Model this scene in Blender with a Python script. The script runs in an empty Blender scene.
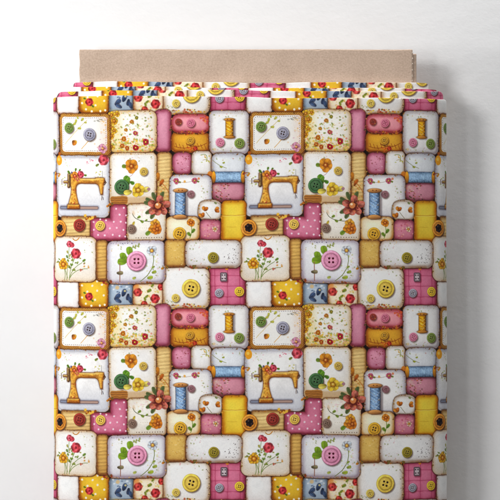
import bpy, bmesh, math, random
import numpy as np
from mathutils import Vector

# ------------------------------------------------------------------ camera, world, lamps, exposure
sc = bpy.context.scene
S = 0.0006                       # metres per photo pixel at the cloth's front plane
def X(px): return (px - 250.0) * S
def Z(py): return (250.0 - py) * S
DEPTH = 70.0                     # depth of the whole bolt in the same units
GAP = 6.0                        # air between the bolt's back and the wall
FRONT = -(DEPTH + GAP) * S       # front plane of the cloth
AXIS = FRONT + DEPTH * S * 0.5   # middle of the bolt
DIST = 1.9
cam_d = bpy.data.cameras.new("camera"); cam = bpy.data.objects.new("camera", cam_d)
sc.collection.objects.link(cam); sc.camera = cam
cam.location = (0, FRONT - DIST, 0); cam.rotation_euler = (math.radians(90), 0, 0)
cam_d.sensor_width = 36.0; cam_d.lens = 36.0 * DIST / (500 * S)
cam_d.clip_start = 0.05; cam_d.clip_end = 50

world = bpy.data.worlds.new("World"); sc.world = world; world.use_nodes = True
bg = world.node_tree.nodes["Background"]
bg.inputs[0].default_value = (0.97, 0.98, 1.0, 1); bg.inputs[1].default_value = 0.01

def area(name, loc, target, w, h, power, col=(1, 1, 1)):
    d = bpy.data.lights.new(name, 'AREA'); d.shape = 'RECTANGLE'; d.size = w; d.size_y = h
    d.energy = power; d.color = col
    o = bpy.data.objects.new(name, d); sc.collection.objects.link(o); o.location = loc
    o.rotation_euler = (Vector(target) - Vector(loc)).to_track_quat('-Z', 'Y').to_euler()
    return o
def spot(name, loc, target, power, cone, radius, col=(1, 1, 1)):
    d = bpy.data.lights.new(name, 'SPOT'); d.energy = power; d.spot_size = cone; d.spot_blend = 1.0
    d.shadow_soft_size = radius; d.color = col
    o = bpy.data.objects.new(name, d); sc.collection.objects.link(o); o.location = loc
    o.rotation_euler = (Vector(target) - Vector(loc)).to_track_quat('-Z', 'Y').to_euler()
spot("key_light", (-0.912, -1.061, 0.445), (-0.099, -0.04, 0.099), 43.5, 0.783, 0.20)
spot("left_light", (-0.538, -1.055, 0.026), (-0.268, -0.04, -0.024), 27.5, 0.694, 0.14)
spot("side_light", (-1.018, -0.445, 0.102), (-0.081, -0.04, 0.103), 29, 0.27, 0.14)
area("wall_light", (0.153, -0.109, 0.610), (0.098, 0.0, 0.126), 0.16, 0.16, 3.3)

sc.view_settings.view_transform = 'Standard'; sc.view_settings.look = 'None'
sc.view_settings.exposure = 0.0; sc.view_settings.gamma = 1.0
sc.render.resolution_x = sc.render.resolution_y = 1024
sc.render.engine = 'CYCLES'

# ------------------------------------------------------------------ the printed cloth design (one repeat), computed here
P = 195.0; N = 1280; K = N / P
rng = np.random.RandomState(7); rnd = random.Random(11)
def pnoise(cells, seed):
    r = np.random.RandomState(seed); g = r.rand(cells, cells)
    t = np.arange(N) * cells / N; i = t.astype(int); f = t - i; f = f * f * (3 - 2 * f)
    j = (i + 1) % cells
    a = g[np.ix_(i, i)] * (1 - f)[None, :] + g[np.ix_(i, j)] * f[None, :]
    b = g[np.ix_(j, i)] * (1 - f)[None, :] + g[np.ix_(j, j)] * f[None, :]
    return a * (1 - f)[:, None] + b * f[:, None]
NO1 = pnoise(24, 1) - .5; NO2 = pnoise(64, 2) - .5; NO3 = pnoise(200, 3) - .5
NOX = (pnoise(50, 4) - .5) * 1.1 + (pnoise(120, 5) - .5) * .5
NOY = (pnoise(50, 6) - .5) * 1.1 + (pnoise(120, 8) - .5) * .5
def c255(*c): return np.array(c, float) / 255.0
IMG = np.zeros((N, N, 3)); IMG[:] = c255(60, 36, 24)
IMG += (NO2 * .25 + NO3 * .2)[..., None] * c255(255, 190, 120)

class Win:
    def __init__(s, x0, y0, x1, y1, warp=1.0, pad=3):
        a = int(math.floor((x0 - pad) * K)); b = int(math.ceil((x1 + pad) * K))
        c = int(math.floor((y0 - pad) * K)); d = int(math.ceil((y1 + pad) * K))
        ii = np.arange(c, d); jj = np.arange(a, b)
        s.ix = np.ix_((ii - int(112 * K)) % N, (jj - int(60 * K)) % N)
        s.x = (jj / K)[None, :] + NOX[s.ix] * warp; s.y = (ii / K)[:, None] + NOY[s.ix] * warp
    def blend(s, alpha, col):
        cur = IMG[s.ix]; col = np.asarray(col)
        IMG[s.ix] = cur + (col - cur) * np.clip(alpha, 0, 1)[..., None]
    def mul(s, f):
        IMG[s.ix] = IMG[s.ix] * f[..., None]
def ss(a, b, x):
    t = np.clip((x - a) / (b - a), 0, 1); return t * t * (3 - 2 * t)
def rbox(x, y, x0, y0, x1, y1, r):
    cx, cy = (x0 + x1) / 2, (y0 + y1) / 2; r = min(r, (x1 - x0) / 2, (y1 - y0) / 2)
    qx = np.abs(x - cx) - (x1 - x0) / 2 + r; qy = np.abs(y - cy) - (y1 - y0) / 2 + r
    return np.hypot(np.maximum(qx, 0), np.maximum(qy, 0)) + np.minimum(np.maximum(qx, qy), 0) - r
def mask(d, w=.35): return 1 - ss(-w, w, d)

def cushion(x0, y0, x1, y1, col, rim=None, r=6, puff=5.5, dark=.52, extra=None, soft_edge=.75, frill=True, line=(96, 66, 48), low=None):
    x0 -= .35; y0 -= .35; x1 += .35; y1 += .35
    w = Win(x0, min(y0, extra[1]) if extra else y0, x1, y1, .45)
    d = rbox(w.x, w.y, x0, y0, x1, y1, r)
    if extra: d = np.minimum(d, rbox(w.x, w.y, *extra))
    col = c255(*col); rim = c255(*rim) if rim is not None else col * dark
    w.blend(mask(d - .6, .9) * (.5 + .3 * ss(-.05, .0, d * 0 + (w.y - (y0 + y1) / 2) / (y1 - y0) - .3)), c255(64, 38, 24))          # ink between the pads
    t = np.sqrt(np.clip((-d + .25) / 9.0, 0, 1)) * .25 + .75 * ss(0, 1, np.clip((-d + .9) / (puff * 1.15), 0, 1))
    gx = (w.x - (x0 + x1) / 2) / (x1 - x0); gy = (w.y - (y0 + y1) / 2) / (y1 - y0)
    t2 = np.clip(t - .62 * ss(.08, .55, gy) * (1 - t * .62) - .16 * ss(.25, .55, gx) - .07 * ss(.2, .55, -gx), 0, 1)
    c = rim + (col - rim) * t2[..., None]
    if low is not None:
        c = c + (c255(*low) - c) * (ss(-.1, .5, gy) * .8)[..., None]
    c = np.clip(c * (1 + .07 * np.exp(-((gx + .12) / .3) ** 2 - ((gy + .2) / .25) ** 2))[..., None], 0, 1)
    warm = np.exp(-(np.minimum(d, 0) / 2.0) ** 2) * (.15 + .42 * ss(-.1, .5, gy)) * (.65 + 1.2 * np.clip(NO2[w.ix] + NO1[w.ix], -.4, .5))
    c = c + (c255(150, 96, 50) - c) * np.clip(warm * soft_edge, 0, .8)[..., None]
    c = c * (1 + (NO1[w.ix] * .05 + NO2[w.ix] * .025 + NO3[w.ix] * .02))[..., None]
    w.blend(mask(d), c)
    w.blend(np.exp(-((d + .1) / .4) ** 2) * .25 * (.5 + 1.6 * np.clip(NO1[w.ix] + .35, 0, 1)), c255(*line))
    if frill:
        rr = random.Random(int(x0 * 31 + y0 * 17)); per = 2 * (x1 - x0 + y1 - y0)
        for _ in range(int(per / 3.2)):
            q = rr.uniform(0, per); a, b = x1 - x0, y1 - y0; inn = rr.uniform(-.2, 1.3)
            if extra: break
            if q < a: px, py = x0 + q, y0 + inn
            elif q < a + b: px, py = x1 - inn, y0 + q - a
            elif q < 2 * a + b: px, py = x0 + q - a - b, y1 - inn
            else: px, py = x0 + inn, y0 + q - 2 * a - b
            if rbox(px, py, x0, y0, x1, y1, r) > .3: continue
            cc = rr.choice([(120, 74, 36), (206, 150, 66), (90, 60, 44), (150, 120, 60), (226, 186, 110), (110, 60, 50)])
            if rr.random() < .5: stroke([(px, py), (px + rr.uniform(-1.3, 1.3), py + rr.uniform(-1.3, 1.3))], .35, cc, .75)
            else: disc(px, py, rr.uniform(.25, .7), cc, .7)
def seam(x0, y0, x1, y1, r, inset, col=(150, 120, 90), gap=1.9, wd=.28, a=.8):
    w = Win(x0, y0, x1, y1, .5); d = rbox(w.x, w.y, x0 + inset, y0 + inset, x1 - inset, y1 - inset, r)
    ph = np.where(np.abs(w.x - (x0 + x1) / 2) / (x1 - x0) > np.abs(w.y - (y0 + y1) / 2) / (y1 - y0), w.y, w.x)
    w.blend(np.exp(-(d / wd) ** 2) * (np.sin(ph * 2 * math.pi / gap) > -.2) * a, c255(*col))
def disc(cx, cy, r, col, a=1, ry=None, soft=.35, warp=.4):
    ry = ry or r; w = Win(cx - r, cy - ry, cx + r, cy + ry, warp)
    d = (np.hypot((w.x - cx) / r, (w.y - cy) / ry) - 1) * min(r, ry)
    w.blend(mask(d, soft) * a, c255(*col))
def button(cx, cy, r, col, holes=4, rx=None, hole=(50, 30, 22), ang=.25):
    rx = rx or r; w = Win(cx - rx, cy - r, cx + rx + 2, cy + r + 2, .15)
    q = np.hypot((w.x - cx) / rx, (w.y - cy) / r); d = (q - 1) * r
    q2 = np.hypot((w.x - cx - .9) / rx, (w.y - cy - 1.1) / r)
    w.blend(mask((q2 - 1) * r, 1.1) * .6, c255(70, 48, 40))
    col = c255(*col)
    lit = np.clip(-((w.x - cx) / rx + (w.y - cy) / r) * .5, -1, 1)
    ring = np.exp(-((q - .86) / .09) ** 2); groove = np.exp(-((q - .70) / .08) ** 2)
    f = 1 + lit * .22 * ss(.7, 1, q) + ring * .12 - groove * (.22 - .10 * lit) - ss(.9, 1.02, q) * .3
    c = np.clip(col * f[..., None] * (1 + NO3[w.ix] * .12)[..., None], 0, 1)
    w.blend(mask(d, .3), c); w.blend(np.exp(-((q - .35) / .25) ** 2) * np.clip(lit, 0, 1) * .35, c255(255, 250, 240))
    o = .27
    for k in range(holes):
        a = ang + (math.pi / 4 + k * math.pi / 2 if holes == 4 else k * math.pi)
        hx, hy = cx + math.cos(a) * rx * o, cy + math.sin(a) * r * o
        disc(hx + .15, hy + .2, max(.45, r * .115), (255, 245, 230), .35)
        disc(hx, hy, max(.45, r * .11), hole, .95, soft=.25, warp=0)
def stroke(pts, wd, col, a=1, warp=.3):
    for (ax, ay), (bx, by) in zip(pts[:-1], pts[1:]):
        w = Win(min(ax, bx) - wd, min(ay, by) - wd, max(ax, bx) + wd, max(ay, by) + wd, warp, 1.5)
        vx, vy = bx - ax, by - ay; L = vx * vx + vy * vy + 1e-9
        t = np.clip(((w.x - ax) * vx + (w.y - ay) * vy) / L, 0, 1)
        d = np.hypot(w.x - ax - t * vx, w.y - ay - t * vy) - wd / 2
        w.blend(mask(d, .25) * a, c255(*col))
def curve(p0, p1, p2, wd, col, a=1, n=9):
    pts = [((1-t)**2*p0[0]+2*t*(1-t)*p1[0]+t*t*p2[0], (1-t)**2*p0[1]+2*t*(1-t)*p1[1]+t*t*p2[1]) for t in [i/n for i in range(n+1)]]
    stroke(pts, wd, col, a); return pts
def petal(cx, cy, L, W, ang, col, a=1, vein=None, shade=.35, edge=None):
    ca, sa = math.cos(ang), math.sin(ang); mx, my = cx + ca * L / 2, cy + sa * L / 2
    w = Win(mx - L * .6 - 1, my - L * .6 - 1, mx + L * .6 + 1, my + L * .6 + 1, .35, 1)
    u = ((w.x - cx) * ca + (w.y - cy) * sa) / L; v = (-(w.x - cx) * sa + (w.y - cy) * ca)
    half = W / 2 * np.sqrt(np.clip(u * (1 - u) * 4, 0, 1)) * (.75 + .5 * u)
    d = np.abs(v) - half; d = np.where((u < 0) | (u > 1), 1.0, d)
    c = c255(*col) * (1 - shade * np.clip(1 - u * 1.6, 0, 1) - shade * .4 * (v > 0))[..., None]
    w.blend(np.exp(-((d) / .45) ** 2) * .4 * a, c255(*(edge or (90, 45, 30))))
    w.blend(mask(d, .3) * a, c)
    if vein: w.blend(np.exp(-(v / .22) ** 2) * ((u > .05) & (u < .9)) * .6 * a, c255(*vein))
def leaf(cx, cy, L, ang, col=(120, 150, 60), W=None, a=1): petal(cx, cy, L, W or L * .5, ang, col, a, vein=tuple(int(k * .6) for k in col), shade=.15, edge=(50, 70, 30) if L > 4 else (120, 128, 80))
def flower(cx, cy, r, col, n=5, mid=(225, 165, 50), midr=.28, a0=0.0, W=.95, dark=(110, 50, 30)):
    for k in range(n): petal(cx, cy, r * (1 + .12 * math.sin(k * 2.3)), r * W, a0 + k * 2 * math.pi / n, col)
    disc(cx, cy, r * midr * 1.4, dark, .5, soft=.8); disc(cx, cy, r * midr, mid); disc(cx - .2, cy - .3, r * midr * .45, (255, 235, 170), .7)
def rose(cx, cy, r, col):
    d = tuple(int(k * .62) for k in col); l = tuple(min(255, int(k * 1.18 + 20)) for k in col)
    for k in range(6):
        a = k * 1.05; disc(cx + math.cos(a) * r * .5, cy + math.sin(a) * r * .5, r * .55, d if k % 2 else col, .9, soft=.5)
    for k in range(5):
        a = k * 1.256 + .4; disc(cx + math.cos(a) * r * .33, cy + math.sin(a) * r * .33, r * .33, l if k % 2 else col, .8, soft=.5)
    disc(cx, cy, r * .25, d, .8, soft=.4)
def confetti(x0, y0, x1, y1, n, cols, s=(.5, 1.3), a=.9, seed=1):
    r = random.Random(seed)
    for _ in range(n):
        x, y = r.uniform(x0, x1), r.uniform(y0, y1); q = r.uniform(*s)
        disc(x, y, q, r.choice(cols), a, ry=q * r.uniform(.5, 1.1), soft=.35)
def sprig(x, y, L, ang, col=(140, 165, 75), n=5, lf=2.4):
    ex, ey = x + math.cos(ang) * L, y + math.sin(ang) * L
    pts = curve((x, y), ((x + ex) / 2 + L * .1, (y + ey) / 2), (ex, ey), .45, tuple(int(k * .8) for k in col), .9)
    for k in range(n):
        p = pts[2 + k * (len(pts) - 3) // n]; leaf(p[0], p[1], lf, ang + (.8 if k % 2 else -.8), col)
def spool_v(cx, y0, y1, w_, thread, ends=(196, 140, 70)):
    h = y1 - y0; ww = Win(cx - w_ * .6, y0, cx + w_ * .6 + 2, y1 + 2, .1)
    ww.blend(mask(rbox(ww.x, ww.y, cx - w_ * .42 + 1.2, y0 + 1, cx + w_ * .5 + 1.4, y1 + 1, 1.5), 1.3) * .5, c255(70, 55, 60))
    def body(yy0, yy1, hw, col, tex):
        d = rbox(ww.x, ww.y, cx - hw, yy0, cx + hw, yy1, 1.0); u = (ww.x - cx) / hw
        f = 1.12 - .5 * np.abs(u + .15) ** 2
        if tex: f = f * (1 + .16 * np.sin((ww.y + ww.x * .35) * 4.6) + .10 * np.sin((ww.y - ww.x * .6) * 2.1) + NO3[ww.ix] * .3)
        ww.blend(np.exp(-(d / .4) ** 2) * .5, c255(60, 40, 30))
        ww.blend(mask(d), np.clip(c255(*col) * f[..., None], 0, 1))
    e = max(2.2, h * .12)
    body(y0 + e * .6, y1 - e * .6, w_ * .40, thread, True)
    for k in range(3):
        yy = y0 + h * (.28 + .2 * k); stroke([(cx - w_ * .36, yy), (cx + w_ * .05, yy + h * .13), (cx + w_ * .36, yy - h * .02)], .5, (245, 240, 235), .45)
    for yy in (y0 + e / 2, y1 - e / 2):
        d = (np.hypot((ww.x - cx) / (w_ * .52), (ww.y - yy) / (e * .62)) - 1) * e * .6
        ww.blend(np.exp(-(d / .4) ** 2) * .6, c255(80, 45, 20))
        ww.blend(mask(d), np.clip(c255(*ends) * (1.05 - .25 * (ww.x - cx) / w_ - .12 * (ww.y - yy))[..., None], 0, 1))
    disc(cx - 1.8, y0 + e * .45, .55, (90, 50, 25), .8); disc(cx + 1.8, y0 + e * .45, .55, (90, 50, 25), .8)

STRAW = (217, 186, 134); WHITE = (250, 248, 247)
def straw(x0, y0, x1, y1, r=4, col=STRAW, lines=True):
    cushion(x0, y0, x1, y1, col, rim=(140, 100, 58), r=r, puff=4)
    if lines:
        w = Win(x0, y0, x1, y1, .5); d = rbox(w.x, w.y, x0 + 1, y0 + 1, x1 - 1, y1 - 1, r)
        w.mul(1 - mask(d) * (.10 * np.sin(w.y * 4.6 + NO1[w.ix] * 3) + .07 * np.sin(w.y * 1.7 + w.x * .12) + .10 * (np.sin(w.y * 2.3 + w.x * .25 + 2) > .9) - .05))
    else:
        confetti(x0 + 2, y0 + 2, x1 - 2, y1 - 2, 60, [(190, 140, 70), (245, 225, 180), (205, 160, 95)], (.25, .6), .6, int(x0))

YG = [(236, 196, 86), (228, 164, 84), (176, 184, 104), (214, 166, 110), (242, 214, 130), (160, 170, 96), (226, 150, 130)]
# --- lower row of the repeat (y 267..307): reaches over the seam between repeats
cushion(209, 267, 246, 307, (220, 122, 162), rim=(132, 40, 80), r=5, puff=5)
w = Win(211, 269, 244, 305, .6)
for gx in (215, 227.5, 240): w.blend(np.exp(-((w.x - gx) / .5) ** 2) * .45 * mask(rbox(w.x, w.y, 210, 268, 245, 306, 4)), c255(160, 50, 100))
for gy in (275.5, 286, 297): w.blend(np.exp(-((w.y - gy) / .5) ** 2) * .45 * mask(rbox(w.x, w.y, 210, 268, 245, 306, 4)), c255(160, 50, 100))
for gx, gy in ((221, 280), (233, 280), (221, 291), (233, 291), (233, 301), (221, 301)): disc(gx, gy, 4.5, (242, 150, 190), .28, soft=3)
cushion(51.3, 281, 76.5, 308, WHITE, rim=(206, 188, 186), r=4, puff=3.5)
cushion(76.8, 278, 108, 308, (234, 190, 74), rim=(160, 98, 22), r=7, puff=5)
for k, (a, b) in enumerate([(80, 285), (91, 285), (101, 284), (96, 290), (85.5, 291), (103, 294.5), (80, 297), (94, 299), (104, 304), (90, 305), (99, 307 - 2), (84, 303), (96, 280.5)]):
    disc(a, b, 1.15, (252, 243, 226), .95)
rose(87.7, 296, 4, (214, 72, 88)); leaf(90, 299, 3, .7); leaf(84, 293, 3, 3.6); confetti(98, 277, 107, 283, 14, [(178, 52, 60), (210, 92, 80), (120, 60, 40)], (.7, 1.5), .8, 4)
cushion(108, 282, 133, 308, (176, 190, 206), rim=(104, 116, 132), r=6, puff=5)
for a in ((114, 299, 8, 5.5, (84, 104, 138)), (121, 302, 7, 3.7, (98, 118, 150)), (122, 296, 8, 5.1, (70, 92, 126)), (128, 293, 7, 1.7, (72, 90, 122)), (131, 303, 7, 4.4, (88, 108, 140))):
    petal(a[0], a[1], a[2], a[2] * .5, a[3], a[4], .9, vein=(50, 64, 96))
confetti(110, 284, 131, 292, 16, [(235, 214, 150), (96, 112, 140), (230, 235, 240)], (.5, 1.2), .8, 6); disc(117, 287, 2, (225, 190, 140), .8)
cushion(133, 283, 163.5, 308, (246, 232, 208), rim=(188, 140, 104), r=6, puff=4.5)
confetti(135, 285, 161, 305, 70, [(236, 202, 116), (158, 170, 84), (226, 160, 100), (250, 236, 190)], (.5, 1.2), .7, 9)
rose(137.5, 292, 4.3, (216, 88, 88)); rose(155, 298.5, 4.6, (212, 72, 84)); rose(161, 287, 3.4, (214, 76, 74)); rose(144, 304, 3.4, (214, 90, 76))
disc(136, 286, 3, (232, 150, 84), .7, soft=1.5)
for a in ((147, 292, 5, -.6), (148, 295, 4, 2.4), (151, 287, 4, -.9), (144, 297, 4, 1.2)): leaf(a[0], a[1], a[2], a[3], (160, 170, 80))
cushion(163, 266.5, 209.5, 309, WHITE, rim=(196, 172, 150), r=9, puff=5.5)
confetti(172, 304, 204, 309, 34, [(226, 166, 70), (176, 84, 50), (120, 90, 50), (238, 196, 92)], (.5, 1.3), .75, 12)
confetti(206, 270, 210, 304, 18, [(120, 90, 60), (80, 60, 50)], (.3, .6), .8, 13)
button(191, 288.4, 9.2, (238, 204, 104)); button(175.5, 298, 4.1, (236, 206, 116), 4)
button(219, 293, 4.4, (176, 172, 184), 4); button(239.3, 291.6, 4.9, (240, 200, 84), 4)
w = Win(219, 272, 229, 283, .1); d = rbox(w.x, w.y, 220.2, 272.3, 227.2, 281.6, 1.4)
w.blend(mask(rbox(w.x, w.y, 221, 273.3, 228.3, 282.8, 1.6), 1) * .5, c255(90, 30, 50)); w.blend(mask(d), c255(120, 104, 112)); w.blend(mask(d + 1.3), c255(214, 200, 206))
for a in (222.4, 225): 
    for b in (275, 278.6): disc(a, b, .7, (80, 60, 70), .9)
disc(227, 268.5, 1.6, (236, 160, 60), .9)
# --- first row
cushion(154, 109, 170.7, 152, (218, 150, 176), rim=(138, 62, 94), r=6, puff=6)
for k in range(7): stroke([(154.5, 114 + k * 5.5), (157.3, 113.2 + k * 5.5 + (k % 2))], .45, (90, 60, 50), .8)
cushion(107.5, 110, 155.8, 151.5, (248, 243, 236), rim=(212, 180, 140), r=8, puff=5)
disc(114, 130, 7, (246, 216, 120), .45, ry=19, soft=5); disc(130, 148, 20, (244, 220, 150), .35, ry=6, soft=5)
confetti(112, 138, 153, 150.5, 150, YG, (.4, 1.3), .8, 21); confetti(112, 122, 153, 140, 60, YG, (.3, 1.0), .7, 22); confetti(112, 111, 152, 124, 26, YG, (.3, .9), .6, 23)
for i, (a, b, r) in enumerate([(110.5, 114, 3.6), (113, 120, 4), (109.8, 126, 3.7), (113, 129.5, 3.3), (110, 135, 3.3), (110, 146, 3.4), (116, 113, 3)]):
    flower(a, b, r, [(240, 196, 74), (236, 182, 60), (242, 206, 96)][i % 3], 5, (200, 130, 40), .3, i)
for a, b, r, c in ((134.7, 147, 3, (198, 52, 74)), (145, 141.5, 3.1, (206, 62, 96)), (134.7, 132.5, 2.4, (222, 116, 140)), (123, 138, 2.5, (228, 150, 60)), (131, 121, 2.3, (226, 160, 90)), (121, 145, 2.4, (222, 140, 70)), (125, 129, 1.8, (232, 180, 90)), (136, 117, 1.8, (160, 178, 90)), (126, 147.5, 2.2, (214, 120, 66))): flower(a, b, r, c, 5, (230, 180, 70), .3, a)
for k in range(30): leaf(rnd.uniform(113, 152), rnd.uniform(113, 149), rnd.uniform(1.6, 2.8), rnd.uniform(0, 6.3), rnd.choice([(176, 184, 104), (206, 196, 110), (156, 168, 96)]), a=.75)
cushion(171, 132, 209, 152.5, (228, 172, 74), rim=(146, 84, 24), r=6, puff=5)
curve((174, 146), (182, 150), (196, 145), .5, (140, 70, 30), .85); curve((186, 144), (196, 149), (206, 143), .5, (140, 70, 30), .85)
for k in range(9): stroke([(175 + k * 3.6, 143 + (k % 3)), (176.5 + k * 3.6, 147 + (k * 7 % 3))], .45, (130, 60, 30), .8)
rose(195, 148.5, 2.2, (196, 78, 60)); confetti(186, 147, 206, 151, 14, [(216, 120, 50), (180, 70, 50)], (.5, 1), .8, 31)
cushion(171, 114, 209.3, 132.8, (240, 160, 174), rim=(160, 64, 86), r=8, puff=5.5)
confetti(200, 114, 208, 124, 20, [(226, 110, 70), (236, 150, 80), (206, 80, 70)], (.5, 1.5), .6, 33); confetti(176, 130.5, 206, 134.5, 26, [(200, 90, 50), (226, 160, 60), (120, 60, 40)], (.4, 1.1), .8, 34)
button(178, 121.6, 3.5, (164, 84, 74), 4, hole=(70, 20, 20)); button(190.3, 122.7, 4.4, (222, 128, 160), 4, hole=(110, 30, 60)); button(189.6, 140.2, 4.3, (214, 164, 72), 4)
cushion(209, 110.5, 248.3, 153.8, WHITE, rim=(176, 168, 176), r=6, puff=5.5); seam(209, 110.5, 248.3, 153.8, 5, 2.4, (190, 176, 160), a=.6)
spool_v(229, 118, 138, 9.5, (230, 164, 44)); button(219.5, 142, 4.5, (228, 142, 176), 4, hole=(110, 30, 60)); button(239, 143, 5.1, (142, 158, 92), 4)
disc(214, 149, 1.4, (220, 180, 120), .6, soft=1); 
straw(88, 150.5, 110, 158)
cushion(54.8, 112.6, 108.8, 155, (226, 178, 104), rim=(158, 108, 50), r=5, puff=2.6)
w = Win(54.8, 112.6, 108.8, 155, .4); d = rbox(w.x, w.y, 54.8, 112.6, 108.8, 155, 5)
w.mul(1 - mask(d) * mask(-d - 3.2, .5) * .22 * (np.sin((w.x + w.y) * 3.1) > 0))
d2 = rbox(w.x, w.y, 57.4, 115.3, 106.0, 151.2, 4)
w.blend(np.exp(-(d2 / .6) ** 2) * .5, c255(150, 98, 50)); w.blend(mask(d2 + .3), c255(250, 248, 244)); w.blend(mask(d2 + .3) * ss(92, 108, w.x) * .35, c255(232, 180, 150))
seam(57.4, 115.3, 106, 151.2, 3.4, 1.5, (120, 104, 110), gap=2.2, wd=.3)
curve((61, 143), (70, 133), (85, 119), .55, (214, 190, 130), .9); curve((79, 148), (84, 142), (88, 138), .55, (214, 160, 90), .9)
for a in ((70, 124, 4, -.6), (73, 122, 4, -1.3), (75, 127, 4, .1), (79, 120, 4, -.9), (67, 128, 3, -2.4), (82, 121, 3, .2), (76, 118, 3, -2)): leaf(a[0], a[1], a[2], a[3], (216, 212, 110))
for k in range(10): confetti(92, 118, 104, 121, 2, [(90, 90, 80)], (.25, .5), .7, 40 + k)
petal(69, 140, 5.5, 4.5, .5, (236, 184, 70)); petal(70, 139.5, 5, 3.8, 1.2, (224, 150, 70)); leaf(87, 137, 4, .9, (226, 200, 100))
flower(101, 147.5, 4.6, (226, 160, 196), 6, (226, 150, 90), .25, .3); confetti(92, 142, 106, 151, 18, [(226, 170, 200), (210, 150, 180), (236, 200, 160)], (.4, 1), .7, 51); confetti(98, 116, 106, 146, 26, [(236, 196, 150), (220, 170, 190), (226, 170, 90)], (.4, 1.2), .55, 52)
button(65.7, 126.8, 5.3, (132, 154, 92), 4); button(87.4, 133.4, 6.4, (168, 166, 182), 4)
# --- second row
straw(155.8, 152, 171.2, 206, 5); petal(157, 181, 9, 4, -1.6, (236, 160, 60)); petal(159, 186, 8, 3, -1.1, (214, 130, 56)); curve((158, 180), (166, 186), (170, 196), .6, (196, 110, 50), .8)
confetti(157, 176, 170, 204, 30, [(214, 140, 60), (150, 140, 60), (180, 110, 50)], (.4, 1.0), .6, 61)
cushion(172, 152.3, 191.3, 174.5, (222, 150, 178), rim=(140, 64, 96), r=7, puff=5); confetti(176, 156, 189, 171, 34, [(170, 80, 110), (236, 180, 200), (150, 90, 90)], (.3, .7), .7, 62)
cushion(191.2, 151, 211.2, 175.5, WHITE, rim=(186, 170, 158), r=6, puff=5); curve((200, 155), (208, 152), (206, 161), .5, (120, 140, 70), .8); curve((202, 160), (208, 158), (209, 163), .5, (150, 120, 60), .7)
confetti(201, 155, 209, 162, 9, [(190, 190, 90), (220, 170, 90)], (.5, 1), .8, 63)
cushion(211, 153, 245, 175, (236, 240, 246), rim=(168, 168, 180), r=7, puff=6); curve((212, 160), (217, 165), (226, 168), .45, (140, 140, 90), .9); leaf(219, 166, 3, .3, (190, 196, 80)); leaf(222, 163, 2.5, -.4, (190, 196, 80))
cushion(211.3, 180, 245, 201.5, (212, 148, 168), rim=(136, 76, 96), r=9, puff=6)
confetti(213, 183, 230, 199, 46, [(120, 100, 60), (232, 214, 190), (176, 60, 90), (90, 80, 60), (200, 120, 90)], (.4, .9), .8, 64); disc(216, 188, 3.5, (226, 200, 186), .5, soft=2)
# horizontal blue spool
w = Win(209, 171, 246, 184, .1)
w.blend(mask(rbox(w.x, w.y, 212, 174, 245, 184, 2), 1.2) * .5, c255(80, 40, 50))
d = rbox(w.x, w.y, 214.5, 171.6, 241.5, 182.2, 1.2); f = 1.12 - .5 * np.abs((w.y - 176.4) / 5.3) ** 2 + .10 * np.sin((w.x + w.y * .2) * 4.5) + NO3[w.ix] * .25
w.blend(np.exp(-(d / .4) ** 2) * .5, c255(50, 50, 70)); w.blend(mask(d), np.clip(c255(154, 182, 214) * f[..., None], 0, 1))
for a in (213, 242.6):
    d = (np.hypot((w.x - a) / 2.1, (w.y - 177) / 5.8) - 1) * 2.4
    w.blend(np.exp(-(d / .4) ** 2) * .6, c255(90, 50, 20)); w.blend(mask(d), np.clip(c255(228, 160, 62) * (1.1 - .05 * (w.y - 174))[..., None], 0, 1))
disc(209.6, 173.5, 2.6, (220, 140, 60), .9); disc(207, 175.5, 1.8, (190, 110, 50), .9)
# sewing machine card
cushion(49.8, 154.8, 108.3, 216.5, WHITE, rim=(176, 178, 194), r=7, puff=6, low=(212, 214, 224)); seam(49.8, 154.8, 108.3, 216.5, 6, 1.8, (150, 140, 130), gap=1.6, a=.4)
confetti(57, 158, 68, 166, 12, [(222, 130, 160), (180, 190, 120)], (.3, .8), .8, 71); confetti(84, 158, 94, 163, 9, [(222, 110, 140)], (.3, .8), .8, 72); confetti(52, 176, 62, 186, 12, [(170, 180, 110), (200, 190, 130)], (.3, .9), .8, 73); confetti(92, 170, 99, 178, 12, [(196, 190, 100), (200, 170, 120)], (.4, .9), .8, 74)
w = Win(50, 166, 108, 214, .12)
def smax(a, b, k): h = np.clip(.5 + .5 * (a - b) / k, 0, 1); return b + (a - b) * h + k * h * (1 - h)
def smin(a, b, k): return -smax(-a, -b, k)
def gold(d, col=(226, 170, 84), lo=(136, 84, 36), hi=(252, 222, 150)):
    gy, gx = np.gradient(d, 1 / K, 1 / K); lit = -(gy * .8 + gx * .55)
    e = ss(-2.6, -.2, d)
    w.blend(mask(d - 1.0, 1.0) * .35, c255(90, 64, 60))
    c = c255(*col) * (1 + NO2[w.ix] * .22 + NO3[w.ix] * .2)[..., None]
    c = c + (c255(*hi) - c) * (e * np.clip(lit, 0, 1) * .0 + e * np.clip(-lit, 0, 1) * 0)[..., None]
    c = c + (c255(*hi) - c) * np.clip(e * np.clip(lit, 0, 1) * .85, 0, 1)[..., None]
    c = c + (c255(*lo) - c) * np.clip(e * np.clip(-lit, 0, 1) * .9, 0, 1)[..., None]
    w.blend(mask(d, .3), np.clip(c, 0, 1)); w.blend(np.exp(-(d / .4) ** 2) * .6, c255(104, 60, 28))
dbase = rbox(w.x, w.y, 54.6, 205.6, 96.8, 208.4, 1.3); w.blend(mask(dbase - 1.4, 1.2) * .4, c255(100, 100, 120)); w.blend(mask(dbase), c255(186, 160, 150)); w.blend(mask(rbox(w.x, w.y, 54.6, 205.4, 64, 208.4, 1.3)), c255(146, 150, 166)); w.blend(np.exp(-(dbase / .4) ** 2) * .6, c255(92, 76, 80))
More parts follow.
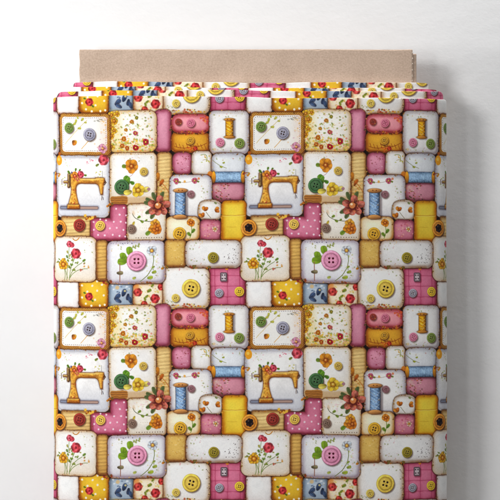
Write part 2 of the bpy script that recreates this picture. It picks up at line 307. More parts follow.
hw = 2.7 + 3.1 * ss(187, 206, w.y) ** 1.5
pil = np.maximum(np.abs(w.x - 70.4) - hw, np.maximum(177 - w.y, w.y - 206))
arm = rbox(w.x, w.y, 66.8, 177.4, 102.2, 182.6, 2.0)
hd_ = np.maximum(np.abs(w.x - 99.2 - .10 * (w.y - 184)) - (2.9 - .13 * (w.y - 180)), np.maximum(178 - w.y, w.y - 193.6))
body = smin(smin(arm, pil, 5.5), hd_, 4.0)
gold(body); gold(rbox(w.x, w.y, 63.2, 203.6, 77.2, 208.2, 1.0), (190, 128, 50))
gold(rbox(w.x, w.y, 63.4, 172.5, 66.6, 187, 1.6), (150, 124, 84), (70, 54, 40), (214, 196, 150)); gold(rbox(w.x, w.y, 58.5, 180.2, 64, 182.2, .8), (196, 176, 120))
stroke([(56.4, 178.6), (56.4, 183)], .9, (130, 110, 110)); stroke([(100.4, 193), (100.4, 199)], .6, (110, 90, 80)); stroke([(101.4, 196), (102, 198.6)], .6, (90, 90, 100))
stroke([(102.8, 179), (104.6, 181.6), (102.8, 184)], .7, (90, 70, 54)); stroke([(100.4, 170), (100.6, 176.5)], .4, (150, 150, 140)); disc(103, 181.4, .9, (110, 70, 40))
curve((80, 180), (88, 181.4), (97, 180), .45, (150, 94, 40), .8); curve((80, 178.6), (88, 178.2), (97, 178.4), .5, (252, 224, 156), .8)
for k in range(16): disc(70.4 + rnd.uniform(-2.6, 2.6), rnd.uniform(188, 203), rnd.uniform(.35, .8), rnd.choice([(160, 84, 34), (244, 204, 120), (180, 70, 50)]), .7)
leaf(66, 173, 4, -2.3); leaf(81, 174, 3.4, .2); leaf(72, 170.5, 3.4, -1.3); leaf(76, 170.5, 3, -.9); flower(71.4, 175.3, 4.6, (236, 164, 74), 6, (216, 96, 70), .3, .4); rose(77.8, 173.6, 3.6, (222, 86, 120)); flower(74.6, 178, 2.4, (240, 150, 120), 5, (240, 200, 90), .3); disc(68, 171.6, 1, (90, 80, 120), .8)
rose(101.8, 159, 5.3, (222, 92, 116)); leaf(97, 163, 4, 2.6, (150, 160, 90)); disc(53.2, 159.5, 3.6, (236, 166, 58), ry=5); disc(52.6, 158.6, 1.6, (250, 210, 120), .8); disc(54, 153, 1.8, (200, 120, 40), .8)
# flower card
cushion(108.6, 152.3, 155.4, 204, (247, 245, 243), rim=(206, 176, 140), r=5, puff=3.5, low=(232, 218, 196)); seam(108.6, 152.3, 155.4, 204, 4, 1.6, (196, 160, 110), a=.5)
w = Win(108.6, 190, 156, 205, .9); w.blend(mask(rbox(w.x, w.y, 110, 196, 154, 206, 2), 1.5) * .55, c255(196, 154, 110)); w.blend(mask(rbox(w.x, w.y, 109.5, 195.5, 127, 203.5, 1.5), .6) * .9, c255(184, 128, 66)); w.mul(1 - .2 * mask(rbox(w.x, w.y, 109.5, 195.5, 127, 203.5, 1.5)) * (np.sin(w.y * 3) > .3))
curve((127, 176), (131, 176), (134, 169), .5, (190, 150, 160), .9)
leaf(126, 166, 5.5, 3.3, (140, 160, 74), 3.5); flower(130.4, 165.4, 6.8, (238, 166, 70), 5, (190, 110, 40), .26, .3)
leaf(128, 184, 10, -2.0, (118, 160, 64), 5.5); leaf(124, 182, 7, -.9, (128, 170, 70), 4); leaf(129, 181, 5, .5, (110, 150, 60), 3)
button(120.5, 186, 7.5, (92, 126, 90), 4, hole=(30, 40, 24)); button(142.8, 171, 4.2, (218, 186, 106), 4)
petal(131, 191, 8.5, 5, 3.0, (244, 226, 120)); petal(141, 190, 8, 5, -.2, (246, 228, 130)); flower(137.3, 189.6, 6.6, (243, 208, 88), 5, (206, 160, 60), .3, .9); disc(148, 189, 1.7, (170, 130, 150), .9)
# white spool card and neighbours
cushion(169, 174.8, 211.3, 218, WHITE, rim=(172, 168, 182), r=7, puff=5.5)
for a, b in ((175.5, 181), (194, 180.5)): flower(a, b, 3, (226, 120, 160), 5, (236, 190, 90), .3); leaf(a + 2, b + .5, 3, .3, (150, 160, 90))
curve((171, 180), (183, 185), (199, 179), .4, (160, 130, 110), .8); disc(184, 181.3, 1.2, (236, 180, 110)); disc(198, 178.5, 1.2, (226, 150, 120))
button(190.6, 194, 3.8, (168, 128, 136), 4)
cushion(198.3, 200, 222.3, 220.8, (247, 245, 243), rim=(190, 172, 158), r=9, puff=5)
for a, b, an in ((205.5, 211, -2.1), (215, 211, -.9), (203.5, 217, -2.6)): petal(a, b, 5.5, 3.2, an, (238, 160, 70)); petal(a, b, 4.5, 2.6, an + .9, (226, 140, 60))
stroke([(206, 212), (211, 218)], .4, (120, 110, 80)); curve((199, 203), (210, 198), (220, 204), .5, (150, 130, 110), .7); leaf(214, 202, 3, .5, (160, 170, 120))
cushion(199, 219.5, 222, 241, (216, 140, 164), rim=(134, 64, 90), r=7, puff=5); confetti(202, 222, 220, 238, 34, [(240, 190, 170), (190, 90, 120), (236, 170, 140)], (.4, 1), .6, 81); flower(215, 229, 2.8, (248, 216, 190), 5)
cushion(221.5, 200.5, 246, 241.5, (246, 212, 92), rim=(190, 120, 20), r=5, puff=6)
stroke([(222.5, 215), (234, 215.4), (245, 214.8)], .6, (196, 136, 40), .8); stroke([(222.5, 215.9), (245, 215.6)], .4, (255, 236, 150), .8); stroke([(226, 227), (236, 227)], .35, (206, 156, 60), .7)
cushion(165.8, 216.5, 199.5, 240.8, (250, 238, 208), rim=(206, 158, 104), r=6, puff=4.5)
curve((191, 224), (193, 232), (190, 238), .6, (120, 150, 60), .9); leaf(192, 233, 5, -1.0, (130, 160, 66)); leaf(191, 236, 5, -2.3, (140, 165, 70)); flower(191, 222.5, 4, (238, 160, 66), 6, (196, 110, 40), .3)
spool_v(180, 188.6, 218.6, 13, (142, 170, 208), (190, 140, 92)); button(179.5, 233.6, 6.5, (226, 176, 74), 4)
# --- third row
straw(56, 216, 90, 238, 3)
cushion(89, 217.5, 127.5, 240, (216, 130, 164), rim=(140, 52, 90), r=4, puff=5, extra=(109, 203.5, 127.5, 236, 5))
for a, b in ((115, 208), (123, 207), (119, 214), (125.5, 214.5), (113, 213 + 8), (120, 221), (125.5, 222), (116, 227), (109, 227.5), (123, 229), (105, 219.5), (112, 234), (119, 235), (104, 234.5), (97, 234), (92.5, 229), (92, 221), (125, 236), (99, 218.3)): disc(a, b, .95, (250, 222, 234), .95)
stroke([(91.5, 219), (91.5, 236)], .4, (120, 50, 80), .7); button(99, 224.8, 5.1, (240, 200, 110), 4)
button(77, 224.5, 6.4, (160, 76, 66), 4, hole=(80, 20, 20)); confetti(82, 214.5, 94, 218.5, 16, [(206, 140, 50), (240, 190, 90), (150, 90, 40)], (.6, 1.6), .9, 91)
cushion(127, 203.5, 165.5, 240.6, (246, 240, 230), rim=(196, 172, 146), r=4, puff=3.5)
confetti(129, 206, 150, 216, 30, [(240, 200, 210), (226, 190, 150)], (.5, 1.4), .4, 92)
curve((132, 213), (135, 222), (152, 221), .6, (110, 110, 90), .9); leaf(137, 218, 4, -.7, (150, 170, 80)); leaf(140, 220, 4, .6, (150, 170, 80)); leaf(134, 221, 4, 2.0, (226, 200, 90)); leaf(145, 221, 3, -.7, (150, 170, 80))
for k in range(11): disc(136 + k * 2.6, 237.4, .5, (110, 90, 80), .8)
for k in range(8): disc(140 + k * 2.2, 227.5, .3, (180, 160, 130), .6)
leaf(151, 230, 7, 2.4, (140, 165, 74)); 
for k in range(3): flower(155.5 + (k - 1) * 1.6, 228 - (k % 2) * 5 + 1, 5.2, [(236, 166, 66), (240, 182, 84), (226, 146, 60)][k], 6, (190, 110, 50), .25, k * .5, .8)
button(131.2, 228.2, 4.5, (150, 128, 116), 4)
for a in (-2.0, -1.25, 2.6, 2.1, 3.4, -2.6): leaf(158 + math.cos(a) * 5, 205.6 + math.sin(a) * 5, 10, a, (112, 124, 84), 3.6)
for a, L_ in ((-1.35, 11), (-.2, 12.5), (.75, 11.5), (1.65, 9.5), (2.45, 11.5), (3.5, 11)): petal(158, 205.8, L_, 6.6, a, (222, 134, 120), vein=(166, 70, 66), shade=.6, edge=(120, 50, 46)); petal(158 + math.cos(a) * L_ * .55, 205.8 + math.sin(a) * L_ * .55, L_ * .4, 2.4, a + .1, (238, 172, 152), .6)
disc(158, 206, 4.6, (110, 46, 34), .7, soft=1.4); confetti(152, 200, 164, 212, 26, [(110, 40, 30), (226, 160, 90)], (.4, .7), .8, 93); disc(157.7, 205.2, 3.1, (216, 144, 96)); disc(156.8, 204.2, 1.3, (255, 232, 200), .9)
# bouquet card
cushion(46, 236, 95.8, 281, (250, 249, 247), rim=(206, 172, 136), r=8, puff=4.5, low=(240, 226, 208)); seam(46, 236, 95.8, 281, 7, 3.4, (206, 186, 160), a=.5)
curve((70, 238), (73.5, 242), (77, 237), .8, (200, 140, 60), .9)
for a in (((63, 280), (64, 262), (66, 246)), ((66, 280), (66, 268), (73, 256)), ((60, 280), (63, 272), (58, 264)), ((66, 279), (68, 268), (80, 262)), ((64, 278), (60, 262), (52, 258)), ((67, 277), (72, 268), (86, 268))): curve(*a, .55, (120, 140, 80), .9)
for k in range(44):
    t = rnd.random(); a = rnd.uniform(-2.7, -.4); q = rnd.uniform(4, 20); leaf(65 + math.cos(a) * q, 272 + math.sin(a) * q, rnd.uniform(2, 3.6), a + rnd.uniform(-1, 1), rnd.choice([(136, 166, 78), (160, 180, 96), (112, 146, 70), (190, 180, 90)]), a=.85)
rose(73.4, 253, 5.2, (224, 84, 108)); rose(66, 243.6, 3.3, (228, 104, 130)); rose(69, 244.5, 2.6, (222, 84, 112)); flower(58.6, 264, 5.6, (240, 186, 70), 8, (220, 140, 40), .35, 0, .7)
confetti(78, 261, 90, 272, 8, [(210, 150, 80), (180, 90, 90)], (.5, 1), .8, 95)
w = Win(44, 225, 60, 232)
button(54, 227.8, 8.4, (222, 154, 74), 0, rx=8)
for k in range(6): petal(54, 227.8, 4.2, 3.0, k * 1.047 + .3, [(62, 46, 50), (44, 34, 42)][k % 2], .95)
disc(54, 227.8, 1.1, (30, 22, 26)); disc(52.9, 226.3, .6, (150, 130, 130), .7); disc(55.6, 229, .5, (150, 130, 130), .6)
straw(95.3, 239.5, 107, 280, 4, (206, 168, 106))
cushion(106.6, 240.3, 165.3, 283, (246, 247, 252), rim=(178, 166, 180), r=7, puff=6); seam(106.6, 240.3, 165.3, 283, 6, 1.5, (150, 140, 160), gap=1.7, a=.4)
for a in ((128, 262, 11, -2.3), (126, 262, 9, 3.3), (130, 255, 9, -1.7), (122, 258, 6, -1.4)): leaf(a[0], a[1], a[2], a[3], (150, 180, 66), 6)
sprig(130, 248, 11, -.35, (196, 206, 130)); confetti(146, 252, 160, 276, 22, [(236, 190, 200), (220, 214, 150), (190, 200, 120)], (.4, 1), .6, 101)
curve((153, 254), (157, 270), (140, 281), .7, (130, 140, 90), .95); leaf(152, 273, 5, -.4, (180, 196, 90)); leaf(147, 278, 6, -.2, (186, 200, 90)); leaf(136, 277, 4, 2.8, (200, 206, 120)); leaf(155, 266, 3.5, 2.6, (170, 190, 100))
flower(152, 250.5, 5, (222, 232, 242), 7, (230, 176, 80), .3, .2, .8)
button(136.4, 260.6, 10.0, (236, 156, 196), 4, hole=(96, 24, 56), ang=0.0)
stroke([(119.5, 262.5), (119.5, 281)], .8, (160, 120, 106)); petal(116.2, 272.3, 6.6, 3.4, 0, (160, 150, 120)); confetti(108, 242, 140, 243.5, 12, [(80, 70, 100)], (.3, .6), .7, 102)
straw(165.2, 240, 186, 267, 4, (228, 190, 118), False)
cushion(185.8, 240.3, 241.5, 267.5, (248, 247, 248), rim=(184, 168, 160), r=7, puff=5)
confetti(224, 244, 239, 264, 26, [(70, 60, 60)], (.25, .5), .8, 103); button(213.4, 257.5, 5.4, (164, 150, 68), 4)
for a, b in ((165, 267), (193, 267), (209, 268), (246, 174), (109, 204), (149, 283), (108, 281)): confetti(a - 3, b - 1.6, a + 3, b + 1.6, 10, [(196, 130, 50), (120, 110, 60), (150, 80, 50)], (.5, 1.3), .85, int(a))
for (a, b, c_, d_), n_, sd in (((188, 242, 204, 250), 8, 1), ((188, 258, 206, 265), 8, 2), ((166, 269, 206, 276), 9, 3), ((166, 300, 176, 306), 7, 4), ((211, 113, 246, 118), 10, 5), ((212, 147, 246, 151), 10, 6), ((112, 155, 152, 160), 9, 7), ((200, 184, 209, 199), 9, 8), ((110, 243, 125, 250), 7, 9), ((150, 262, 163, 281), 12, 10), ((80, 240, 93, 252), 7, 11), ((214, 156, 243, 161), 10, 12)):
    confetti(a, b, c_, d_, n_, [(226, 190, 140), (214, 150, 160), (176, 180, 120), (200, 170, 140)], (.3, .75), .6, 700 + sd)
    for _ in range(3): leaf(rnd.uniform(a, c_), rnd.uniform(b, d_), 1.8, rnd.uniform(0, 6.2), (190, 194, 130), a=.6)
# stray threads and specks where the pads meet
for k in range(260):
    x, y = rnd.uniform(45, 240), rnd.uniform(112, 307); q = int((y - 112) * K) % N, int((x - 60) * K) % N
    if IMG[q].mean() < .5: disc(x, y, rnd.uniform(.4, .9), rnd.choice([(196, 140, 70), (150, 96, 50), (226, 186, 110), (90, 96, 60)]), .7)
IMG *= (1 + NO3 * .03)[..., None]
IMG = np.clip(IMG, 0, 1)
mg = np.clip(IMG[..., 0] - IMG[..., 1], 0, 1) * np.clip(IMG[..., 2] - IMG[..., 1] + .05, 0, 1)
IMG[..., 1] += mg * .45; IMG[..., 2] -= mg * .25
print_img = bpy.data.images.new("sewing_print", N, N, alpha=False)
buf = np.ones((N, N, 4), np.float32); buf[..., :3] = (np.clip(IMG + .035 * np.sin((IMG - .5) * 2 * math.pi) , 0, 1) ** 1.20 * np.array([.955, .953, .947]))[::-1]
print_img.pixels.foreach_set(buf.ravel()); print_img.update(); print_img.pack()

# ------------------------------------------------------------------ materials
def mat(name):
    m = bpy.data.materials.new(name); m.use_nodes = True; nt = m.node_tree
    return m, nt, nt.nodes["Principled BSDF"]
def N_(nt, t, **kw):
    n = nt.nodes.new(t)
    for k, v in kw.items(): setattr(n, k, v)
    return n
def mathn(nt, op, a, b=None):
    n = N_(nt, 'ShaderNodeMath', operation=op)
    for i, v in enumerate((a, b)):
        if v is None: continue
        if isinstance(v, (int, float)): n.inputs[i].default_value = v
        else: nt.links.new(v, n.inputs[i])
    return n.outputs[0]
def cloth_material():
    m, nt, b = mat("printed_cotton")
    uv = N_(nt, 'ShaderNodeUVMap'); uv.uv_map = "UVMap"
    tx = N_(nt, 'ShaderNodeTexImage'); tx.image = print_img; tx.interpolation = 'Cubic'
    nt.links.new(uv.outputs[0], tx.inputs[0])
    sep = N_(nt, 'ShaderNodeSeparateXYZ'); nt.links.new(uv.outputs[0], sep.inputs[0])
    wx = mathn(nt, 'SINE', mathn(nt, 'MULTIPLY', sep.outputs[0], 2 * math.pi * 210))
    wy = mathn(nt, 'SINE', mathn(nt, 'MULTIPLY', sep.outputs[1], 2 * math.pi * 210))
    weave = mathn(nt, 'MULTIPLY', wx, wy)
    no = N_(nt, 'ShaderNodeTexNoise'); no.inputs['Scale'].default_value = 130; no.inputs['Detail'].default_value = 5
    nt.links.new(uv.outputs[0], no.inputs['Vector'])
    h = mathn(nt, 'ADD', mathn(nt, 'MULTIPLY', weave, .35), mathn(nt, 'MULTIPLY', no.outputs[0], 1.2))
    bp = N_(nt, 'ShaderNodeBump'); bp.inputs['Strength'].default_value = .22; bp.inputs['Distance'].default_value = .0001
    nt.links.new(h, bp.inputs['Height']); nt.links.new(bp.outputs[0], b.inputs['Normal'])
    n3 = N_(nt, 'ShaderNodeTexNoise'); n3.inputs['Scale'].default_value = 230; n3.inputs['Detail'].default_value = 3; nt.links.new(uv.outputs[0], n3.inputs['Vector'])
    v = mathn(nt, 'ADD', mathn(nt, 'MULTIPLY', no.outputs[0], .05), mathn(nt, 'ADD', mathn(nt, 'MULTIPLY', n3.outputs[0], .16), .905))
    hs = N_(nt, 'ShaderNodeHueSaturation'); nt.links.new(tx.outputs[0], hs.inputs['Color']); nt.links.new(v, hs.inputs['Value']); hs.inputs['Saturation'].default_value = 1.0
    nt.links.new(hs.outputs[0], b.inputs['Base Color'])
    b.inputs['Roughness'].default_value = .85; b.inputs['Specular IOR Level'].default_value = .15
    b.inputs['Sheen Weight'].default_value = .08
    return m
def ply_material():
    m, nt, b = mat("cloth_edges")
    g = N_(nt, 'ShaderNodeNewGeometry'); no = N_(nt, 'ShaderNodeTexNoise'); no.inputs['Scale'].default_value = 900
    nt.links.new(g.outputs['Position'], no.inputs['Vector'])
    cr = N_(nt, 'ShaderNodeValToRGB'); cr.color_ramp.elements[0].color = (.45, .38, .36, 1); cr.color_ramp.elements[1].color = (.85, .80, .78, 1)
    cr.color_ramp.elements[0].position = .35; cr.color_ramp.elements[1].position = .6
    nt.links.new(no.outputs[0], cr.inputs[0]); nt.links.new(cr.outputs[0], b.inputs['Base Color']); b.inputs['Roughness'].default_value = .9
    return m
def card_material():
    m, nt, b = mat("brown_cardboard")
    tc = N_(nt, 'ShaderNodeTexCoord')
    mp = N_(nt, 'ShaderNodeMapping'); mp.inputs['Scale'].default_value = (900, 900, 1100); nt.links.new(tc.outputs['Object'], mp.inputs[0])
    n1 = N_(nt, 'ShaderNodeTexNoise'); n1.inputs['Scale'].default_value = 1; n1.inputs['Detail'].default_value = 6; n1.inputs['Roughness'].default_value = .7; nt.links.new(mp.outputs[0], n1.inputs['Vector'])
    n2 = N_(nt, 'ShaderNodeTexNoise'); n2.inputs['Scale'].default_value = 60; n2.inputs['Detail'].default_value = 4; nt.links.new(tc.outputs['Object'], n2.inputs['Vector'])
    s = mathn(nt, 'ADD', mathn(nt, 'MULTIPLY', n1.outputs[0], .7), mathn(nt, 'MULTIPLY', n2.outputs[0], .3))
    cr = N_(nt, 'ShaderNodeValToRGB'); cr.color_ramp.elements[0].position = .34; cr.color_ramp.elements[1].position = .66
    cr.color_ramp.elements[0].color = (.43, .315, .236, 1); cr.color_ramp.elements[1].color = (.635, .485, .38, 1)
    nt.links.new(s, cr.inputs[0]); nt.links.new(cr.outputs[0], b.inputs['Base Color']); b.inputs['Roughness'].default_value = .88; b.inputs['Specular IOR Level'].default_value = .2
    wv = N_(nt, 'ShaderNodeTexWave'); wv.wave_type = 'BANDS'; wv.bands_direction = 'Z'; wv.inputs['Scale'].default_value = 95; wv.inputs['Distortion'].default_value = 1.5; nt.links.new(tc.outputs['Object'], wv.inputs['Vector'])
    bp = N_(nt, 'ShaderNodeBump'); bp.inputs['Strength'].default_value = .25; bp.inputs['Distance'].default_value = .00012
    nt.links.new(mathn(nt, 'ADD', n1.outputs[0], mathn(nt, 'MULTIPLY', wv.outputs['Fac'], .15)), bp.inputs['Height']); nt.links.new(bp.outputs[0], b.inputs['Normal'])
    return m
def torn_material():
    m, nt, b = mat("torn_paper_edge")
    no = N_(nt, 'ShaderNodeTexNoise'); no.inputs['Scale'].default_value = 700
    cr = N_(nt, 'ShaderNodeValToRGB'); cr.color_ramp.elements[0].color = (.5, .4, .31, 1); cr.color_ramp.elements[1].color = (.8, .72, .62, 1)
    nt.links.new(no.outputs[0], cr.inputs[0]); nt.links.new(cr.outputs[0], b.inputs['Base Color']); b.inputs['Roughness'].default_value = .9
    return m
def plaster_material():
    m, nt, b = mat("white_plaster")
    tc = N_(nt, 'ShaderNodeTexCoord')
    def noise(sc_, det, rough=.5, map_=None):
        n = N_(nt, 'ShaderNodeTexNoise'); n.inputs['Scale'].default_value = sc_; n.inputs['Detail'].default_value = det; n.inputs['Roughness'].default_value = rough
        if map_:
            mp = N_(nt, 'ShaderNodeMapping'); mp.inputs['Scale'].default_value = map_; mp.inputs['Rotation'].default_value = (0, .35, 0); nt.links.new(tc.outputs['Object'], mp.inputs[0]); nt.links.new(mp.outputs[0], n.inputs['Vector'])
        else: nt.links.new(tc.outputs['Object'], n.inputs['Vector'])
        return n.outputs[0]
    a = noise(34, 6, .65, (1, 1, 1.5)); c = noise(190, 4, .6); d = noise(9, 3)
    h = mathn(nt, 'ADD', mathn(nt, 'MULTIPLY', a, 1.6), mathn(nt, 'ADD', mathn(nt, 'MULTIPLY', c, .35), d))
    bp = N_(nt, 'ShaderNodeBump'); bp.inputs['Strength'].default_value = .30; bp.inputs['Distance'].default_value = .0007
    nt.links.new(h, bp.inputs['Height']); nt.links.new(bp.outputs[0], b.inputs['Normal'])
    cr = N_(nt, 'ShaderNodeValToRGB'); cr.color_ramp.elements[0].color = (.83, .83, .832, 1); cr.color_ramp.elements[1].color = (.875, .875, .875, 1)
    nt.links.new(a, cr.inputs[0]); nt.links.new(cr.outputs[0], b.inputs['Base Color']); b.inputs['Roughness'].default_value = .95; b.inputs['Specular IOR Level'].default_value = .1
    return m
M_CLOTH, M_PLY, M_CARD, M_TORN, M_WALL = cloth_material(), ply_material(), card_material(), torn_material(), plaster_material()

# ------------------------------------------------------------------ setting
def mesh_obj(name, verts, faces, mats, parent=None, smooth=False, uvs=None, mi=None):
    me = bpy.data.meshes.new(name); me.from_pydata(verts, [], faces)
    for m in (mats if isinstance(mats, list) else [mats]): me.materials.append(m)
    if mi is not None: me.polygons.foreach_set('material_index', mi)
    if smooth is True: me.polygons.foreach_set('use_smooth', [True] * len(faces))
    elif smooth: me.polygons.foreach_set('use_smooth', smooth)
    if uvs is not None:
        ul = me.uv_layers.new(name="UVMap"); ul.data.foreach_set('uv', np.asarray(uvs, np.float32).ravel())
    me.update(); o = bpy.data.objects.new(name, me); sc.collection.objects.link(o)
    if parent: o.parent = parent
    return o
FLOOR = Z(720)
wall = mesh_obj('wall', [(-1.6, 0, FLOOR), (1.6, 0, FLOOR), (1.6, 0, 1.4), (-1.6, 0, 1.4), (-1.6, .05, FLOOR), (1.6, .05, FLOOR), (1.6, .05, 1.4), (-1.6, .05, 1.4)],
                [(0, 1, 2, 3), (7, 6, 5, 4), (3, 2, 6, 7), (0, 3, 7, 4), (2, 1, 5, 6)], M_WALL); wall['kind'] = 'structure'
floor = mesh_obj('floor', [(-1.6, .05, FLOOR), (1.6, .05, FLOOR), (1.6, -2.6, FLOOR), (-1.6, -2.6, FLOOR)], [(0, 3, 2, 1)], M_WALL); floor['kind'] = 'structure'

# ------------------------------------------------------------------ the bolt
bolt = bpy.data.objects.new('fabric_bolt', None); sc.collection.objects.link(bolt)
bolt['label'] = "bolt of cushion, button and sewing machine print fabric wound on brown cardboard against white wall"
bolt['category'] = "fabric bolt"
bolt.location = (0, AXIS, FLOOR)

def section(xl, xr, b, n_flat=75, n_arc=34):
    """outline of a soft flattened roll (a Lame curve), from the middle of the front round; px units; points and arc lengths"""
    mid, a = (xl + xr) / 2, (xr - xl) / 2
    q = [(t, math.sqrt(1 - t ** 3)) for t in [.85 * i / n_flat for i in range(n_flat)]]
    y0 = math.sqrt(1 - .85 ** 3)
    q += [((1 - y * y) ** (1 / 3), y) for y in [y0 * (1 - i / n_arc) for i in range(n_arc)]]
    one = q + [(1.0, 0.0)] + [(x, -y) for x, y in q[:0:-1]]                # front middle -> right -> back middle (excluded)
    two = [(-x, -y) for x, y in one] 
    two = [(0, -1.0)] + [(-x, -y) for x, y in q[1:]] + [(-1.0, 0.0)] + [(-x, y) for x, y in q[:0:-1]]
    pts = [(mid + a * x, -b * y) for x, y in one + two]
    p = np.array(pts); c = np.vstack([p, p[:1]]); L = np.concatenate([[0], np.cumsum(np.hypot(*np.diff(c, axis=0).T))])
    return p, L

def wrap(name, xl, xr, hd, top, inner, du, dv, seed, slope=0.0, round_=.45, wob=.5, rc=2.5):
    """one pack of windings: printed outside, a rounded lip at the top, the cut edges of the plies inside"""
    k = 1 / (DIST / (DIST + (hd * 0 + DEPTH * .5) * S))              # silhouette lies half a bolt deeper than the front plane
    xl2, xr2 = 250 + (xl - 250) * k, 250 + (xr - 250) * k
    p, L = section(xl2, xr2, hd); n = len(p); mid = (xl2 + xr2) / 2
    r = random.Random(seed); ph = [r.uniform(0, 6.28) for _ in range(6)]
    c = np.array([mid, 0]); bot = 718.0
    nr = (p - c)
    # outward normals of the outline
    t = np.roll(p, -1, 0) - np.roll(p, 1, 0); nrm = np.stack([t[:, 1] * 1, -t[:, 0]], 1); nrm /= np.linalg.norm(nrm, axis=1)[:, None] + 1e-9
    sgn = np.sign((nrm * nr).sum(1).mean()); nrm *= sgn
    def topline(i):
        s = L[i] / L[-1] * 2 * math.pi; x = p[i, 0]
        hf = (xr2 - xl2) / 2; q = min(1, max(0, (abs(x - mid) - hf + rc) / rc)); drop = rc * (1 - math.sqrt(1 - q * q))
        return top + drop + slope * (x - 250) / 200 + wob * (math.sin(3 * s + ph[0]) + .6 * math.sin(7 * s + ph[1]) + .35 * math.sin(19 * s + ph[2]))
    tops = [topline(i) for i in range(n)]
    rows = [(round_ * (1 - math.cos(a)), round_ * (1 - math.sin(a))) for a in (math.pi / 2, math.pi / 3, math.pi / 6, 0.0)]
    # rows: (drop inwards, drop below the top)
    levels = [(round_, 0.0), (round_ * .45, round_ * .12), (round_ * .12, round_ * .5), (0.0, round_ * 1.2)]
    ys = [4, 10, 20, 35, 55, 80, 110, 150, 200, 250, 300, 350, 400, 450, 500, 560]
    verts = []; uvp = []
    def add(i, off, y):
        q = p[i] - nrm[i] * off
        # slow unevenness of wound cloth
        s = L[i] / L[-1] * 2 * math.pi
        u = .5 * math.sin(5 * s + y * .013 + ph[3]) + .28 * math.sin(13 * s - y * .021 + ph[4]) + .15 * math.sin(29 * s + y * .03 + ph[5])
        q = q + nrm[i] * (u - .5)
        verts.append(((q[0] - 250) * S, q[1] * S, Z(y) - FLOOR))
    allrows = []
    for off, dy in levels: allrows.append((off, None, dy))
    for dy in ys: allrows.append((0.0, None, dy))
    allrows.append((0.0, bot, 0))
    R = len(allrows); yv = []
    for off, fixed, dy in allrows:
        for i in range(n):
            y = fixed if fixed is not None else tops[i] + dy
            add(i, off, y); yv.append(y)
    faces = []; uvs = []; smooth = []; mi = []
    def U(i): s = L[i]; s = s if s < L[-1] / 2 else s - L[-1]; return s
    fx = mid
    for rI in range(R - 1):
        for i in range(n):
            j = (i + 1) % n
            a, b_, c_, d_ = rI * n + i, rI * n + j, (rI + 1) * n + j, (rI + 1) * n + i
            faces.append((a, d_, c_, b_)); mi.append(0); smooth.append(True)
            u0 = fx + U(i) ; s1 = L[i + 1]; u1 = u0 + (L[i + 1] - L[i])
            for uu, vi in ((u0, a), (u0, d_), (u1, c_), (u1, b_)):
                yy = yv[vi]; wu = .45 * math.sin(yy * .021 + uu * .006 + seed) + .25 * math.sin(yy * .055 + 1.3); wv = .5 * math.sin(uu * .017 + yy * .004 + seed * 2) + .25 * math.sin(uu * .047)
                uvs.append(((uu + wu - 60 - du) / P, 1 - (yy + wv - 112 - dv) / P))
    # rim: from the lip inwards to the next pack
    base = len(verts)
    for i in range(n):
        ang = p[i] - c; q = p[i] - nrm[i] * 0
        ix, iy = inner
        # closest point on the inner outline (scaled)
        qx = mid + (p[i, 0] - mid) * ix; qy = p[i, 1] * iy
        verts.append(((qx - 250) * S, qy * S, Z(tops[i] + 1.2) - FLOOR))
    for i in range(n):
        j = (i + 1) % n
        verts.append
        faces.append((i, j, base + j, base + i)); mi.append(1); smooth.append(False); uvs += [(0, 0)] * 4
    base2 = len(verts)
    for i in range(n): verts.append((verts[base + i][0], verts[base + i][1], verts[base + i][2] - 14 * S))
    for i in range(n):
        j = (i + 1) % n
        faces.append((base + i, base + j, base2 + j, base2 + i)); mi.append(1); smooth.append(False); uvs += [(0, 0)] * 4
    faces.append(tuple((R - 1) * n + i for i in range(n))); mi.append(1); smooth.append(False); uvs += [(0, 0)] * n
    o = mesh_obj(name, verts, faces, [M_CLOTH, M_PLY], bolt, smooth, uvs, mi)
    o['label'] = {1: "outermost winding of cushion print cloth", 2: "second winding, its edge just above the outer cloth", 3: "third winding, a narrow printed strip", 4: "innermost visible winding next to the cardboard"}[seed]
    return o
HD = DEPTH / 2
wrap('fabric_winding', 53, 447, HD, 97, (.975, .87), 0, 0, 1, slope=1.6)
wrap('fabric_winding', 56.5, 444, HD - 4.5, 90.3, (.965, .85), 24, -8, 2, slope=.4, rc=6)
wrap('fabric_winding', 65, 438, HD - 9, 87.0, (.96, .82), 2, -13, 3, slope=1.2)
wrap('fabric_winding', 73, 429, HD - 13.5, 81.5, (.97, .42), 40, -17.5, 4, slope=.6)

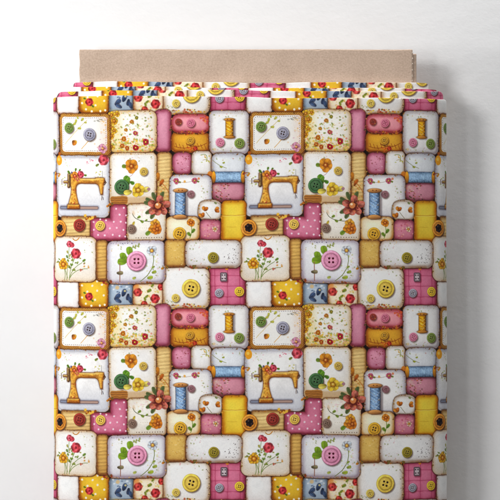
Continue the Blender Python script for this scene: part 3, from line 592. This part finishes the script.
# cardboard core: a folded board, creased and perforated along its right edge
def board():
    dc = 7.0
    k = (DIST + (DEPTH / 2 - dc) * S) / DIST
    g = lambda x: ((x - 250) * k) * S
    h = lambda y: (250 - (250 + (y - 250) * k)) * S - FLOOR
    outline = [(79.4, -dc + 1), (80.2, -dc), (411.5, -dc), (412.6, -dc + .6), (413.0, -dc + 2.2), (416.0, -dc + 3.2), (416.6, -dc + 4.4), (416.6, dc - 1), (415.6, dc), (80.2, dc), (79.4, dc - 1)]
    n = len(outline); verts = []; 
    def top_of(x): return 49.4 if x < 412.8 else 53.8
    m_ = 48
    pts = []
    for a, b in zip(outline, outline[1:] + outline[:1]):
        L_ = abs(b[0] - a[0]); q = 60 if L_ > 100 else 1
        for i in range(q): pts.append((a[0] + (b[0] - a[0]) * i / q, a[1] + (b[1] - a[1]) * i / q))
    r = random.Random(3); n = len(pts)
    jag = [r.uniform(-.15, .15) + .3 * math.sin(i * .31) * math.sin(i * .083) + (.8 if i in (17, 18, 44) else 0) for i in range(len(pts))]
    levels = [(0.9, 0.0), (.25, .25), (0, .9)] + [(0, v) for v in (5, 10, 15, 20, 25, 30, 40)] + [(0, None)]
    for off, dy in levels:
        for i, (x, y) in enumerate(pts):
            xx = x + (off if x < 240 else -off) * (.8 if (x < 82 or x > 411) else 0)
            yy = y - math.copysign(min(off, abs(y)), y)
            if dy is None: z = 718 if True else 0
            else: z = top_of(x) + dy + jag[i] * (1 if dy < 1 else 0)
            if x < 81 and dy is not None and dy > 1: xx += .35 * math.sin(dy * .9)
            verts.append((g(xx), yy * S, h(z)))
    faces = []
    for l in range(len(levels) - 1):
        for i in range(n):
            j = (i + 1) % n; faces.append((l * n + i, (l + 1) * n + i, (l + 1) * n + j, l * n + j))
    faces.append(tuple(range(n)))
    faces.append(tuple(reversed([(len(levels) - 1) * n + i for i in range(n)])))
    o = mesh_obj('cardboard_core', verts, faces, M_CARD, bolt)
    # raised paper tabs between the perforations, along the crease
    bm = bmesh.new()
    for kx, y0 in enumerate((51.5, 57.0, 62.5, 68.3, 74.0, 79.6)):
        ln = 3.0 + .6 * math.sin(kx * 2.1)
        m4 = bmesh.ops.create_icosphere(bm, subdivisions=2, radius=1)['verts']
        for v in m4:
            v.co = Vector((g(412.2) + v.co.x * .75 * S + .25 * S * math.sin(v.co.z * 3 + kx), (-dc + .9) * S + v.co.y * .8 * S, h(y0 + ln / 2) + v.co.z * ln / 2 * S))
    me = bpy.data.meshes.new('crease_perforation'); bm.to_mesh(me); bm.free(); me.materials.append(M_TORN)
    t = bpy.data.objects.new('crease_perforation', me); sc.collection.objects.link(t); t.parent = o
board()
